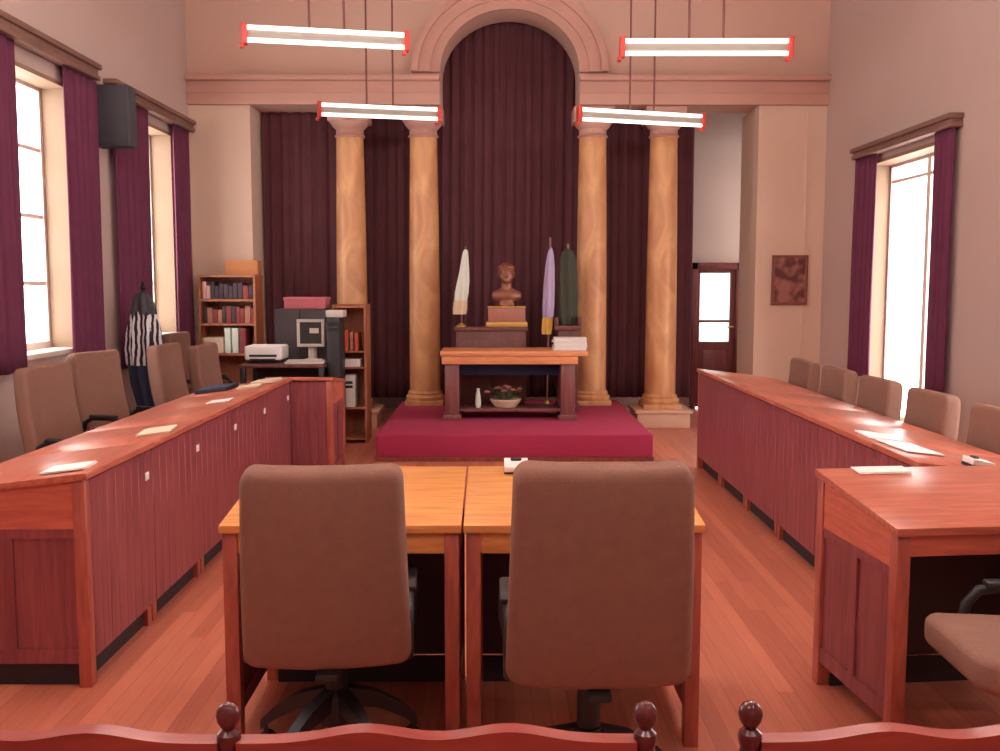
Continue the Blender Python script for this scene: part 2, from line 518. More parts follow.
# ------------------------------------------------------------------ columns, platform
def column(x, label, z0, ped):
    o = thing('stone_column', label, 'column', (x, 10.22, 0), 0, 'round columns under the arch wall')
    m = MB(); w = .20
    if ped:
        m.box(-.275, .275, -.26, .26, 0, z0 - .035, .006).box(-.3, .3, -.285, .285, z0 - .035, z0, .008)
        m.obj('pedestal', 'stone', o); m = MB()
    m.box(-w, w, -w, w, z0, z0 + .05, .004)
    m.lathe([(.0, .05), (.195, .05), (.205, .065), (.205, .085), (.19, .1), (.18, .11), (.185, .125), (.17, .14), (.165, .15)], (0, 0, z0))
    m.obj('column_base', 'marble', o)
    m = MB()
    prof = [(.162 - .022 * t ** 1.8, z0 + .15 + t * (2.99 - z0 - .15)) for t in [i / 14 for i in range(15)]]
    m.lathe(prof); m.obj('shaft', 'marble', o)
    m = MB()
    m.lathe([(.14, 2.985), (.15, 2.99), (.158, 3.0), (.15, 3.012), (.142, 3.02), (.142, 3.07), (.155, 3.08), (.175, 3.1), (.19, 3.125), (.195, 3.14), (0, 3.14)])
    m.box(-.205, .205, -.165, .205, 3.14, ZE - .002, .005)
    m.obj('capital', 'facade_trim', o)
column(-1.495, 'first stone column from the windowed side, its foot hidden by the office shelving', .19, True)
column(-.737, 'stone column on the red platform nearest the white and green flag', .23, False)
column(1.01, 'stone column on the red platform beside the stack of white papers', .23, False)
column(1.745, 'stone column on a pale square pedestal off the red platform', .19, True)

st = thing('stage_platform', 'low platform covered in crimson carpet below the arch', 'platform', (.165, 8.1, 0))
m = MB(); m.box(-1.17, 1.17, 0, 2.45, .03, .23, .015, 3); m.obj('carpet', 'carpet', st)
m = MB(); m.box(-1.175, 1.175, -.006, 2.44, 0, .035); m.obj('base_board', 'stage_wood', st)

# ------------------------------------------------------------------ curtains
def curtain(name, label, mat, axis, pos, a0, a1, z0, z1, folds, amp, sway=0, group=None, arch=None):
    nx = max(24, int(folds * 10)); nz = 12
    b = bmesh.new(); g = []
    for j in range(nz + 1):
        t = j / nz; row = []
        for i in range(nx + 1):
            u = i / nx
            z = z0 + (z1 - z0) * t
            ph = 2 * PI * folds * u + .5 * math.sin(3 * t + folds)
            off = amp * (.65 + .35 * (1 - t)) * (math.sin(ph) + .35 * math.sin(2.3 * ph + 1))
            a = a0 + (a1 - a0) * u + sway * (1 - t) * (u - .5)
            row.append(b.verts.new((pos + off, a, z) if axis == 'y' else (a, pos + off, z)))
        g.append(row)
    for j in range(nz):
        for i in range(nx): b.faces.new((g[j][i], g[j][i + 1], g[j + 1][i + 1], g[j + 1][i]))
    m = MB(); m.add(b)
    o = m.obj(name, mat, auto=False)
    s = o.modifiers.new('thick', 'SOLIDIFY'); s.thickness = .008
    return tag(o, label, 'curtain', group)
GW = 'purple curtains at the windows'
curtain('window_curtain', 'purple curtain cut by the photo edge, before the bright tall window', 'purple', 'y', XL + .055, 5.5, 6.34, .93, 3.03, 5, .017, group=GW)
curtain('window_curtain', 'purple curtain between the bright tall window and the dark speaker box', 'purple', 'y', XL + .055, 7.03, 7.62, .80, 3.03, 5, .017, group=GW)
curtain('window_curtain', 'purple curtain hanging behind the striped flag and speaker box', 'purple', 'y', XL + .055, 7.93, 8.72, .80, 3.0, 5, .017, group=GW)
curtain('window_curtain', 'dark purple curtain in the corner beside the bookshelf', 'purple', 'y', XL + .055, 9.38, 9.86, .80, 3.0, 5, .017, group=GW)
curtain('window_curtain', 'purple curtain on the side of the low window near the framed picture', 'purple', 'y', XR - .055, 8.57, 9.04, .66, 2.62, 4, .017, group=GW)
curtain('window_curtain', 'purple curtain on the side of the low window away from the framed picture', 'purple', 'y', XR - .055, 7.13, 7.44, .66, 2.62, 3.5, .017, group=GW)
GS = 'maroon curtains closing the columned bays'
curtain('stage_curtain', 'dark maroon curtain between the wall pier and the first column', 'maroon', 'x', 10.47, -2.46, -1.40, .25, ZE + .2, 8, .022, group=GS)
curtain('stage_curtain', 'dark maroon curtain in the narrow bay beside the shelving unit', 'maroon', 'x', 10.60, -1.58, -.66, .25, ZE + .2, 8, .022, group=GS)
curtain('stage_curtain', 'tall maroon curtain filling the central arch behind the bust', 'maroon', 'x', 10.62, -.64, .96, .25, 4.5, 14, .025, group=GS)
curtain('stage_curtain', 'dark maroon curtain in the narrow bay next to the glazed door', 'maroon', 'x', 10.60, .98, 2.14, .25, ZE + .2, 10, .022, group=GS)

def pelmet(label, side, y0, y1, z0, z1):
    o = MB(); d_ = .09
    a, b = (XL, XL + d_) if side < 0 else (XR - d_, XR)
    o.box(a, b, y0, y1, z0 + .03, z1 - .03, .006)
    a2, b2 = (XL, XL + d_ + .025) if side < 0 else (XR - d_ - .025, XR)
    o.box(a2, b2, y0 - .02, y1 + .02, z1 - .04, z1, .008)
    o.box(a2 + (0 if side < 0 else .012), b2 - (.012 if side < 0 else 0), y0 - .01, y1 + .01, z0 + .0, z0 + .035, .008)
    o = o.obj('curtain_pelmet', 'pelmet')
    return tag(o, label, 'pelmet', 'wooden pelmets over the windows')
pelmet('wooden pelmet over the tall window cut by the photo edge', -1, 5.45, 7.58, 3.03, 3.15)
pelmet('wooden pelmet over the tall window in the corner by the bookshelf', -1, 7.90, 9.92, 3.0, 3.11)
pelmet('wooden pelmet over the low window near the framed picture', 1, 7.12, 9.04, 2.62, 2.72)

sp = thing('wall_mounted_speaker', 'dark grey box loudspeaker on the wall between two tall windows', 'speaker', (-2.955, 7.68, 2.55))
m = MB(); m.box(-.14, .14, -.03, .14, 0, .47, .012); m.obj('speaker_box', 'speaker', sp)
m = MB(); m.box(-.115, .115, -.036, -.028, .02, .46, .006); m.obj('grille', 'speaker', sp)
m = MB(); m.box(-.144, -.10, .02, .09, .16, .30); m.obj('wall_bracket', 'black', sp)

# ------------------------------------------------------------------ pendant lights
def fixture(p, q, z, label, tube='tube'):
    p, q = Vector((*p, z)), Vector((*q, z))
    c = (p + q) / 2; L = (q - p).length; a = math.atan2(q.y - p.y, q.x - p.x)
    o = thing('pendant_light', label, 'ceiling light', c, a, 'twin tube pendant lights')
    h = L / 2
    m = MB(); m.box(-h + .03, h - .03, -.018, .026, -.03, .035, .005); m.obj('batten', 'lamp_white', o)
    for dz, dy in ((.045, -.022), (-.045, -.022)):
        m = MB(); m.cyl((-h + .03, dy, dz), (h - .03, dy, dz), .016); m.obj('tube', tube, o)
    for s in (-1, 1):
        m = MB(); x = s * (h - .012)
        m.box(x - .02, x + .02, -.05, .03, -.075, .075, .008)
        m.box(x - .015 - .02, x + .015 - .02, -.045, .02, -.10, -.07, .006)
        m.obj('lampholder', 'lamp_red', o)
    for s in (-1, 1):
        m = MB(); m.cyl((s * .125, 0, .03), (s * .125, 0, ZC - z), .009, n=8).cyl((s * .125, 0, ZC - z - .03), (s * .125, 0, ZC - z), .03, n=12)
        m.obj('rod', 'rod', o)
fixture((-1.81, 7.19), (-.644, 7.42), 3.28, 'hanging twin tube light closer to us on the tall windows side')
fixture((.915, 7.27), (2.16, 7.26), 3.205, 'hanging twin tube light closer to us on the low window side')
fixture((-1.66, 9.33), (-.53, 9.60), 3.12, 'hanging twin tube light before the first two columns')
fixture((.77, 9.22), (2.02, 9.60), 3.06, 'hanging twin tube light before the column on the pale pedestal')
# unseen lamps added, brighter than those above, to light desks and chairs
fixture((-1.9, 5.0), (-.7, 5.0), 3.7, 'added unseen twin tube light over the row of desks by the tall windows', 'tube_added_top')
fixture((.9, 5.0), (2.1, 5.0), 3.7, 'added unseen twin tube light over the dark red slatted desks', 'tube_added_top')
fixture((-1.9, 3.2), (-.7, 3.2), 3.7, 'added unseen twin tube light over the honey topped desks', 'tube_added_top')
fixture((.9, 3.2), (2.1, 3.2), 3.7, 'added unseen twin tube light over the single sloped desk', 'tube_added_top')
fixture((-1.7, .4), (-.5, .4), 3.7, 'added unseen twin tube light over the public benches, tall windows side', 'tube_added_fill')
fixture((.7, .4), (1.9, .4), 3.7, 'added unseen twin tube light over the public benches, low windows side', 'tube_added_fill')

# ------------------------------------------------------------------ desks
DH, DL, DY = .81, .74, .295     # high edge, low edge, half depth
def ztop(y): return DL + (DH - DL) * (y + DY) / (2 * DY)
SLOPE = math.atan((DH - DL) / (2 * DY))
def make_desk(w, label, group, topmat, kind, first=False):
    o = thing('council_desk', label, 'desk', (0, 0, 0), 0, group)
    h = w / 2; t = .026; ov = .008
    m = MB()
    y0, y1 = -DY - .012, DY + .012
    m.prism([(y0, ztop(y0) - t), (y1, ztop(y1) - t), (y1, ztop(y1)), (y0, ztop(y0))], 'x', -h, h, .003)
    m.obj('desktop', topmat, o)
    hw = h - ov; L = .046; row_ = kind == 'row'; fin = .022 if row_ else 0
    for sx in (-1, 1):
        for sy in (-1, 1):
            m = MB()
            xa, xb = sorted((sx * hw, sx * (hw - L)))
            ya, yb = sorted((sy * DY, sy * (DY - L)))
            if sy > 0 and row_ and not (first and sx > 0): ya -= fin; yb -= fin
            m.prism([(ya, 0), (yb, 0), (yb, ztop(yb) - t - .0005), (ya, ztop(ya) - t - .0005)], 'x', xa, xb, .002)
            m.obj('leg', 'rail_wood', o)
    for sx in (-1, 1):
        m = MB(); ya, yb = -DY + L, DY - L - (0 if first and sx > 0 else fin)
        xa, xb = sorted((sx * (hw - .006), sx * (hw - .03)))
        m.prism([(ya, .60), (yb, .60), (yb, ztop(yb) - t - .001), (ya, ztop(ya) - t - .001)], 'x', xa, xb)
        m.obj('side_apron', 'apron_wood', o)
        m = MB()
        xc, xd = sorted((sx * (hw - .014), sx * (hw - .026)))
        m.box(xc, xd, ya, yb, .10, .60)
        m.box(xa, xb, ya, yb, .09, .145)
        m.box(xa, xb, ya, yb, .565, .599)
        m.box(xa, xb, -.02, .02, .145, .565)
        m.obj('side_panel', 'red_wood', o)
    m = MB(); xa, xb = (-h + .001, hw - L) if row_ else (-hw + L, hw - L)
    if row_ and not first: xb = h - .001
    n = max(6, round(w / .085))
    for i in range(n):
        u, v = xa + (xb - xa) * i / n, xa + (xb - xa) * (i + 1) / n
        m.box(u + .0007, v - .0007, DY - (.020 if row_ else .03), DY - (.0 if row_ else .008), .10, ztop(DY) - t - .006, .0018, 1)
    m.obj('front_panel', 'red_wood', o)
    xa, xb = -hw + L, hw - L
    m = MB(); m.box(xa, xb, DY - .042, DY - .031, .10, ztop(DY) - t - .014); m.obj('shade_board', 'dark_board', o)  # dark sheet added to paint the shade of the knee space
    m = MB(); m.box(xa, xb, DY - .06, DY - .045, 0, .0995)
    if first: m.box(hw - .045, hw - .034, -DY + .05, DY - .06, 0, .089)  # dark end strip added to fill the shaded gap below the side panel
    m.obj('toe_board_and_shade_strip', 'toe', o)
    m = MB(); m.box(xa, xb, -DY + .008, -DY + .03, .642, DL - t - .001, .003).box(xa, xb, -DY + .03, DY - .05, .642, .652); m.obj('apron', 'top_wood' if kind == 'c' else 'apron_wood', o)
    return o
def on_desk(o, desk, lx, ly, lift=0, rz=0):
    """set a thing down on a desk's sloped top"""
    rz0 = desk.rotation_euler[2]
    v = Matrix.Rotation(rz0, 3, 'Z') @ Vector((lx, ly, ztop(ly) + .0015 + lift))
    o.location = Vector(desk.location) + v
    o.rotation_euler = (Matrix.Rotation(rz0, 4, 'Z') @ Matrix.Rotation(SLOPE, 4, 'X') @ Matrix.Rotation(rz, 4, 'Z')).to_euler()
    return o
# pair in the middle
GC = 'pair of honey topped desks in the middle of the floor'
dk = make_desk(.766, 'honey topped sloped desk in front of the slightly turned brown chair', GC, 'top_wood', 'c')
dk.location = (-.490, 3.315, 0)
dk2 = copy_thing(dk, 'honey topped sloped desk in front of the square-on brown chair', (.283, 3.315, 0))
# single desk
dr = make_desk(.78, 'separate red brown sloped desk with a black armed chair turned beside it', None, 'top_red', 'r')
dr.location = (1.61, 3.30, 0); dr.rotation_euler = (0, 0, R(5.5))
# rows
GL, GR = 'row of sloped desks on the tall windows side', 'row of sloped desks on the low window side'
ordn = ['first', 'second', 'third', 'fourth', 'fifth', 'sixth']
WL, WR = .715, .695
Lrow, Rrow = [], []
def plate(o, w):
    m = MB(); m.box(-w / 2 + .05, -w / 2 + .095, DY + .0005, DY + .004, .655, .69, .0015); m.obj('name_plate', 'paper', o)
for i in range(5):
    if i == 0: o = make_desk(WL - .003, 'x', GL, 'top_red', 'row', True); plate(o, WL)
    elif i == 1: o = pl = make_desk(WL - .003, 'x', GL, 'top_red', 'row'); plate(o, WL)
    else: o = copy_thing(pl)
    o['label'] = 'reddish sloped desk, %s from us in the row by the tall windows' % ordn[i] if i else 'reddish sloped desk with its panelled end facing us, tall windows side'
    o.location = (-1.5 - DY, 3.49 + WL * (i + .5), 0); o.rotation_euler = (0, 0, R(-90)); Lrow.append(o)
y = 3.69
for i in range(6):
    wd = .47 if i == 0 else .735
    if i in (0, 1, 5): o = make_desk(wd - .003, 'x', GR, 'top_red', 'row', i == 5)
    else: o = copy_thing(Rrow[1])
    o['label'] = 'dark red slatted desk, %s from us in the row by the low window' % ordn[i]
    o.location = (1.645 + DY, y + wd / 2, 0); o.rotation_euler = (0, 0, R(90)); Rrow.append(o)
    y += wd

# ------------------------------------------------------------------ office chairs
def make_chair(lift=0):
    o = thing('office_armchair', 'x', 'chair', (0, 0, 0), 0)
    m = MB()
    b = m.cushion(.43, .49, .10, .07, .035, 'z', 3)
    for v in b.verts:
        v.co.z += .40 + .05 + .02 * (v.co.y / .245) ** 2 * (1 if v.co.y > 0 else 0)
        v.co.y += .02
    m.add(b); m.obj('seat', 'fabric', o)
    m = MB()
    H = .60
    b = m.cushion(.475, .10, H, .042, .028, 'y', 4)
    for v in b.verts:
        t = (v.co.z + H / 2) / H
        v.co.x *= 1.02 - .085 * t
        v.co.y += -.03 * (1 - (v.co.x / .24) ** 2) + .025 * (2 * t - 1) ** 2
        y, z = v.co.y, v.co.z + H / 2
        a = R(9)
        v.co.y = -.225 + y * math.cos(a) - z * math.sin(a)
        v.co.z = .40 + y * math.sin(a) + z * math.cos(a)
    m.add(b); m.obj('backrest', 'fabric', o)
    m = MB(); m.box(-.03, .03, -.30, .06, .375, .395, .004).box(-.12, .12, -.1, .14, .385, .402, .004); m.obj('seat_bracket', 'black', o)
    for s in (-1, 1):
        m = MB(); x = s * .232
        m.tube([(s * .2, .10, .395), (x, .11, .40), (x + s * .01, .12, .45), (x + s * .01, .11, .52), (x + s * .005, .075, .565), (x, .0, .575), (x, -.13, .572), (x, -.19, .54), (x, -.205, .47), (x, -.20, .41), (s * .2, -.19, .395)], .016)
        m.box(x - .024, x + .024, -.14, .06, .575, .597, .008)
        m.obj('armrest', 'black', o)
    m = MB(); m.cyl((0, 0, .18), (0, 0, .30), .034).cyl((0, 0, .30), (0, 0, .386), .022); m.obj('column', 'black', o)
    m = MB(); m.lathe([(.0, .12), (.05, .12), (.055, .17), (.05, .22), (.036, .235), (0, .235)], n=20); m.obj('hub', 'black', o)
    for k in range(5):
        a = 2 * PI * k / 5 + .3
        c, s = math.cos(a), math.sin(a)
        m = MB()
        b = bmesh.new()
        secs = [(.03, .205, .022, .03), (.13, .178, .02, .026), (.21, .13, .018, .022), (.26, .085, .016, .016)]
        rg = []
        for r, z, w, hh in secs:
            rg.append([b.verts.new((r * c - i * w * s, r * s + i * w * c, z + j * hh)) for i, j in ((-1, -1), (1, -1), (1, 1), (-1, 1))])
        for p, q in zip(rg, rg[1:]):
            for i in range(4): b.faces.new((p[i], p[(i + 1) % 4], q[(i + 1) % 4], q[i]))
        b.faces.new(rg[0]); b.faces.new(rg[-1])
        bmesh.ops.recalc_face_normals(b, faces=b.faces[:])
        m.add(b); lg = m.obj('leg', 'black', o)
        m = MB()
        px, py = .25 * c, .25 * s
        for e in (-1, 1):
            m.cyl((px - s * .006 * e, py + c * .006 * e, .028), (px - s * .024 * e, py + c * .024 * e, .028), .028, n=14)
        m.cyl((px, py, .03), (px, py, .085), .008, n=8)
        m.obj('caster', 'black', lg)
    for c in o.children:
        if c.name.split('.')[0] in ('seat', 'backrest', 'seat_bracket', 'armrest', 'column'): c.location.z = lift
    return o

protos = {}
def chair(label, x, y, rz, lift=0, group=None):
    if lift not in protos: o = protos[lift] = make_chair(lift)
    else: o = copy_thing(protos[lift])
    if group: o['group'] = group
    o['label'] = label; o.location = (x, y, 0); o.rotation_euler = (0, 0, rz)
    return o
GM = 'pair of brown chairs with their backs to us'
chair('brown armchair slightly turned, back to us, on the tall windows side of the desk pair', -.50, 2.96, R(4), 0, GM)
chair('brown armchair square-on, back to us, on the low window side of the desk pair', .268, 2.68, R(0), .06, GM)
chair('brown armchair turned sideways at the separate desk, cut by the photo edge', 1.53, 2.62, R(88), .01)
GCl, GCr = 'brown chairs behind the tall windows side desks', 'brown chairs behind the low window side desks'
chair('brown chair under the bright tall window, closest to us of that side', -2.38, 5.70, R(-100), .02, GCl)
chair('brown chair between the first tall window chair and the striped flag', -2.46, 6.55, R(-108), .04, GCl)
chair('brown chair just past the striped flag', -2.24, 7.44, R(-95), .04, GCl)
chair('brown chair set back by the corner window, tallest looking of that side', -2.58, 8.75, R(-95), .06, GCl)
chair('brown chair in front of the bookshelf by the white printer', -2.12, 8.03, R(-95), 0, GCl)
for lab, y, rz in (('brown chair at the low window side, cut by the photo edge', 4.53, 92),
                   ('brown chair before the low window glow, second of its side from us', 5.27, 92),
                   ('brown chair below the low window, third of its side from us', 6.0, 92),
                   ('brown chair partly hidden by the third chair below the low window', 6.73, 92),
                   ('brown chair at the end of its row, below the framed picture', 7.47, 92)):
    chair(lab, 2.10, y, R(rz), -.085, GCr)

# ------------------------------------------------------------------ foreground public benches
def bench_side(posts, label):
    yb = 1.2
    o = thing('wooden_bench', label, 'bench', ((posts[0] + posts[-1]) / 2, yb, 0), 0, 'public benches with ball topped posts')
    ox = (posts[0] + posts[-1]) / 2
    for p in posts:
        x = p - ox
        m = MB(); m.lathe([(0, 0), (.016, 0), (.020, .1), (.021, .4), (.017, .43), (.021, .46), (.021, .80), (.016, .86), (.0145, .895), (.012, .905), (.0145, .912), (.0155, .918), (.0145, .925), (.008, .931), (0, .931)], (x, 0, 0), 24)
        pst = m.obj('post', 'bench_post', o)
        m = MB(); m.lathe([(.0, .929), (.007, .930), (.0105, .935), (.0142, .942), (.0155, .949), (.0142, .956), (.0105, .962), (.006, .965), (0, .9665)], (x, 0, 0), 24)
        m.obj('ball_finial', 'bench_post', pst)
        m = MB(); m.box(x - .022, x + .022, .40, .445, 0, .42, .004); m.obj('front_leg', 'bench_post', o)
    for a, b in zip(posts, posts[1:]):
        u0, u1 = a - ox + .012, b - ox - .012
        W = u1 - u0; top = []
        for i in range(41):
            t = i / 40
            hmp = .0145 * (math.exp(-((t - .32) / .13) ** 2) + math.exp(-((t - .68) / .13) ** 2))
            top.append((u0 + W * t, .917 + hmp))
        m = MB(); m.prism([(u0, .82)] + top + [(u1, .82)], 'y', -.013, .013)
        m.obj('crest_rail', 'bench_wood', o)
        m = MB(); n = 6
        for i in range(n):
            xx = u0 + W * (i + .5) / n
            m.box(xx - .014, xx + .014, -.007, .007, .50, .822)
        m.box(u0, u1, -.012, .012, .46, .505, .003)
        m.obj('back_slats', 'bench_wood', o)
        m = MB(); m.box(u0 - .01, u1 + .01, -.01, .46, .42, .45, .008); m.obj('seat', 'bench_wood', o)
        m = MB(); m.box(u0, u1, .41, .435, .34, .42).box(u0, u1, -.012, .012, .34, .42); m.obj('seat_rail', 'bench_wood', o)
    return o
bench_side([-.877, -.342, .193], 'wooden bench back running from the photo edge to its end ball post')
bench_side([.328, .863], 'wooden bench back beginning at the ball post below the wooden floor aisle')

# ------------------------------------------------------------------ table on the platform
t = thing('presidium_table', 'heavy wooden table on the crimson platform', 'table', (.13, 9.2, .23))
m = MB(); m.box(-.635, .72, -.30, .28, .60, .645, .006); m.obj('table_top', 'altar', t)
m = MB(); m.box(-.62, .635, -.285, -.262, .525, .599, .003).box(-.62, -.598, -.262, .26, .525, .599).box(.613, .635, -.262, .26, .525, .599).box(-.62, .635, .24, .262, .525, .599); m.obj('apron', 'altar', t)
for s in (-1, 1):
    m = MB(); x = -.53 if s < 0 else .545
    m.box(x - .065, x + .065, -.255, .235, .05, .524, .006).box(x - .085, x + .085, -.27, .25, 0, .05, .006)
    m.obj('leg', 'altar_leg', t)
m = MB(); m.box(-.465, .48, -.20, .16, .075, .10, .004); m.obj('foot_shelf', 'altar_leg', t)
m = MB(); m.box(-.465, .48, -.01, 0, .40, .60); m.obj('cloth_valance', 'navy', t)

cs = thing('console_cabinet', 'dark reddish wooden console behind the platform table', 'cabinet', (-.04, 9.72, .23))
m = MB(); m.box(-.345, .345, -.13, .13, 0, .80, .006); m.obj('body', 'console', cs)
m = MB(); m.box(-.365, .365, -.15, .14, .80, .835, .006); m.obj('top', 'console', cs)
m = MB(); m.box(-.30, -.01, -.14, -.13, .1, .72, .004).box(.01, .30, -.14, -.13, .1, .72, .004); m.obj('door_panels', 'console', cs)
CZ = .23 + .835
bu = thing('bust', 'bronze bust of a man on a stepped plinth before the dark arch', 'statue', (.115, 9.70, CZ))
m = MB(); m.box(-.185, .185, -.10, .10, .05, .19, .01); m.obj('plinth', 'plinth', bu)
m = MB(); m.box(-.205, .205, -.115, .115, .0, .05, .006).box(-.19, .19, -.105, .105, .19, .205, .004); m.obj('plinth_band', 'brass', bu)
m = MB()
# chest, shoulders, neck, head, face and hair grown into one body
m.lathe([(0, .205), (.075, .205), (.065, .235), (.07, .25), (0, .25)], n=28)
m.ball((0, .005, .30), .1, (1.15, .72, .72)); m.ball((-.085, .01, .30), .05, (1, .9, .95)); m.ball((.085, .01, .30), .05, (1, .9, .95))
m.cyl((0, .005, .32), (0, -.003, .43), .052, .043)
m.ball((0, -.004, .49), .08, (.82, .98, 1.15), 28); m.ball((0, -.032, .445), .05, (.92, .95, .8))
m.ball((0, -.078, .482), .014, (.8, 1.2, 1.7)); m.ball((0, -.088, .470), .012, (1.15, 1, .8))
m.ball((0, -.068, .51), .018, (2.4, .7, .5)); m.ball((0, -.072, .44), .012, (1.7, .8, .5)); m.ball((0, -.070, .424), .015, (1.2, .8, .8))
for s in (-1, 1):
    m.ball((s * .066, .004, .482), .018, (.4, .8, 1.2)); m.ball((s * .028, -.068, .495), .011); m.ball((s * .04, -.05, .46), .022, (.8, .8, .9))
bo = m.obj('head_and_chest', 'bronze', bu)
r = bo.modifiers.new('one_skin', 'REMESH'); r.mode = 'VOXEL'; r.voxel_size = .007; r.use_smooth_shade = True
r = bo.modifiers.new('soften', 'SMOOTH'); r.factor = .5; r.iterations = 2
m = MB()
m.ball((0, .016, .518), .078, (.93, .98, .98), 24)
for k in range(9):
    a = PI * k / 8
    m.ball((.056 * math.cos(a), .0 - .044 * math.sin(a), .548 + .004 * (k % 2)), .02, (1, 1, .8), 12)
for sx in (-1, 1): m.ball((sx * .062, .03, .485), .026, (.6, 1, 1.4), 12)
ho = m.obj('hair', 'bronze', bu)
r = ho.modifiers.new('one_skin', 'REMESH'); r.mode = 'VOXEL'; r.voxel_size = .007; r.use_smooth_shade = True

for q_ in (bo, ho):
    q_.scale = (1.12,) * 3; q_.location.z = .205 * -.12
def drape(name, mat, prof, pleats, parent, depth=.7, thickness=None, ph=0):
    """cloth hanging in pleats round a pole; prof = [(x centre, half width, z)]"""
    b = bmesh.new(); rg = []; n = 48
    for cx, w, z in prof:
        rr = []
        for i in range(n):
            a = 2 * PI * i / n
            q = 1 + .22 * math.sin(pleats * a + ph + z * 3)
            rr.append(b.verts.new((cx + w * q * math.cos(a), w * depth * q * math.sin(a), z)))
        rg.append(rr)
    for p, q in zip(rg, rg[1:]):
        for i in range(n): b.faces.new((p[i], p[(i + 1) % n], q[(i + 1) % n], q[i]))
    b.faces.new(rg[0]); b.faces.new(rg[-1])
    bmesh.ops.recalc_face_normals(b, faces=b.faces[:])
    m = MB(); m.add(b); return m.obj(name, mat, parent)
# flags
f = thing('flag', 'white and pale green flag hanging on a short pole on the console', 'flag', (-.335, 9.70, CZ), 0)
m = MB(); m.lathe([(0, 0), (.05, 0), (.05, .012), (.02, .03), (.012, .04), (0, .04)], n=20); m.obj('base', 'brass', f)
m = MB(); m.cyl((0, 0, .03), (.045, 0, .80), .008); m.obj('pole', 'frame_wood', f)
drape('cloth', 'flag_white', [(-.01, .055, .26), (0, .06, .34), (.015, .055, .45), (.028, .042, .56), (.036, .032, .66), (.042, .022, .74), (.044, .012, .765)], 5, f)
drape('cloth_hem', 'flag_cream', [(-.02, .058, .125), (-.016, .062, .18), (-.01, .058, .262)], 5, f)
f = thing('flag', 'lilac and yellow flag hanging on a tall pole beside the bust', 'flag', (.52, 9.72, .23), 0)
m = MB(); m.lathe([(0, 0), (.06, 0), (.06, .02), (.03, .06), (.02, .09), (0, .09)], n=24); m.obj('base', 'brass', f)
m = MB(); m.cyl((0, 0, .05), (.03, 0, 1.72), .011); m.obj('pole', 'frame_wood', f)
drape('cloth', 'flag_lilac', [(.01, .045, .92), (.016, .052, 1.05), (.024, .05, 1.25), (.03, .042, 1.42), (.034, .028, 1.55), (.034, .012, 1.62)], 5, f, ph=1)
drape('cloth_hem', 'flag_yellow', [(-.005, .04, .76), (.0, .046, .82), (.008, .045, .922)], 5, f, ph=1)
f = thing('flag', 'furled dark olive flag in a reddish wooden stand beside the pale column', 'flag', (.725, 9.74, .23), 0)
m = MB(); m.box(-.12, .12, -.10, .10, 0, .06, .006).box(-.10, .10, -.08, .08, .06, .80, .008).box(-.135, .135, -.11, .11, .80, .85, .008)
for s in (-1, 1): m.box(s * .115 - .02, s * .115 + .02, -.10, .10, .85, .93, .008)
m.obj('stand', 'console', f)
m = MB(); m.cyl((0, 0, .85), (0, 0, 1.66), .012); m.obj('pole', 'frame_wood', f)
drape('cloth', 'olive', [(0, .07, .86), (0, .085, .95), (0, .088, 1.15), (0, .085, 1.35), (0, .075, 1.5), (0, .05, 1.58), (0, .02, 1.61)], 6, f)
f = thing('flag', 'dark and white striped flag draped on a floor pole behind the tall windows side desks', 'flag', (-2.83, 7.86, 0), 0)
m = MB(); m.lathe([(0, 0), (.16, 0), (.16, .025), (.04, .06), (.02, .10), (0, .10)], n=28); m.obj('base', 'black', f)
m = MB(); m.cyl((0, 0, .06), (0, 0, 1.40), .014); m.obj('pole', 'black', f)
m = MB(); m.lathe([(.014, 1.40), (.02, 1.42), (.014, 1.44), (.024, 1.46), (0, 1.52)], n=16); m.obj('spear_tip', 'black', f)
drape('cloth_top', 'speaker', [(0, .095, 1.25), (0, .085, 1.31), (-.005, .07, 1.37), (-.005, .045, 1.41), (0, .02, 1.425)], 6, f)
drape('cloth', 'stripe', [(.01, .135, .84), (0, .14, .95), (0, .13, 1.06), (0, .105, 1.18), (0, .08, 1.27)], 7, f)
drape('cloth_hem', 'navy', [(.06, .10, .44), (.045, .11, .55), (.02, .12, .7), (.01, .125, .845)], 7, f)

fl = thing('flower_arrangement', 'low arrangement of pinkish flowers under the platform table', 'plant', (.10, 9.16, .332))
m = MB(); m.lathe([(0, 0), (.1, 0), (.14, .05), (.15, .075), (.14, .078), (.13, .06), (0, .055)], n=24); m.obj('bowl', 'cream_paper', fl)
m = MB(); rnd = random.Random(3)
for k in range(46):
    a = rnd.uniform(0, 2 * PI); L = rnd.uniform(.1, .25); h = rnd.uniform(.01, .14)
    p = Vector((.04 * math.cos(a), .03 * math.sin(a), .07)); q = Vector((L * math.cos(a), .45 * L * math.sin(a), .07 + h))
    mid = (p + q) / 2 + Vector((0, 0, .03)); sd = Vector((-math.sin(a), math.cos(a), 0)) * .014
    b = bmesh.new(); vs = [b.verts.new(v) for v in (p, mid - sd, q, mid + sd)]; top = b.verts.new(mid + Vector((0, 0, .004))); bt = b.verts.new(mid - Vector((0, 0, .004)))
    for i in range(4): b.faces.new((vs[i], vs[(i + 1) % 4], top)); b.faces.new((vs[(i + 1) % 4], vs[i], bt))
    m.add(b)
m.obj('leaves', 'leaf', fl, smooth=False)
m = MB()
for k in range(14):
    a = 2 * PI * k / 14 * 1.7; L = .03 + .013 * k
    c = Vector((L * math.cos(a), .5 * L * math.sin(a), .185 - .25 * L + .01 * (k % 3)))
    for j in range(5):
        e = 2 * PI * j / 5; m.ball(c + Vector((.016 * math.cos(e), .016 * math.sin(e), 0)), .014, (1, 1, .6), 8)
    m.ball(c + Vector((0, 0, .006)), .011, (1, 1, 1), 8)
m.obj('blossoms', 'petal', fl)
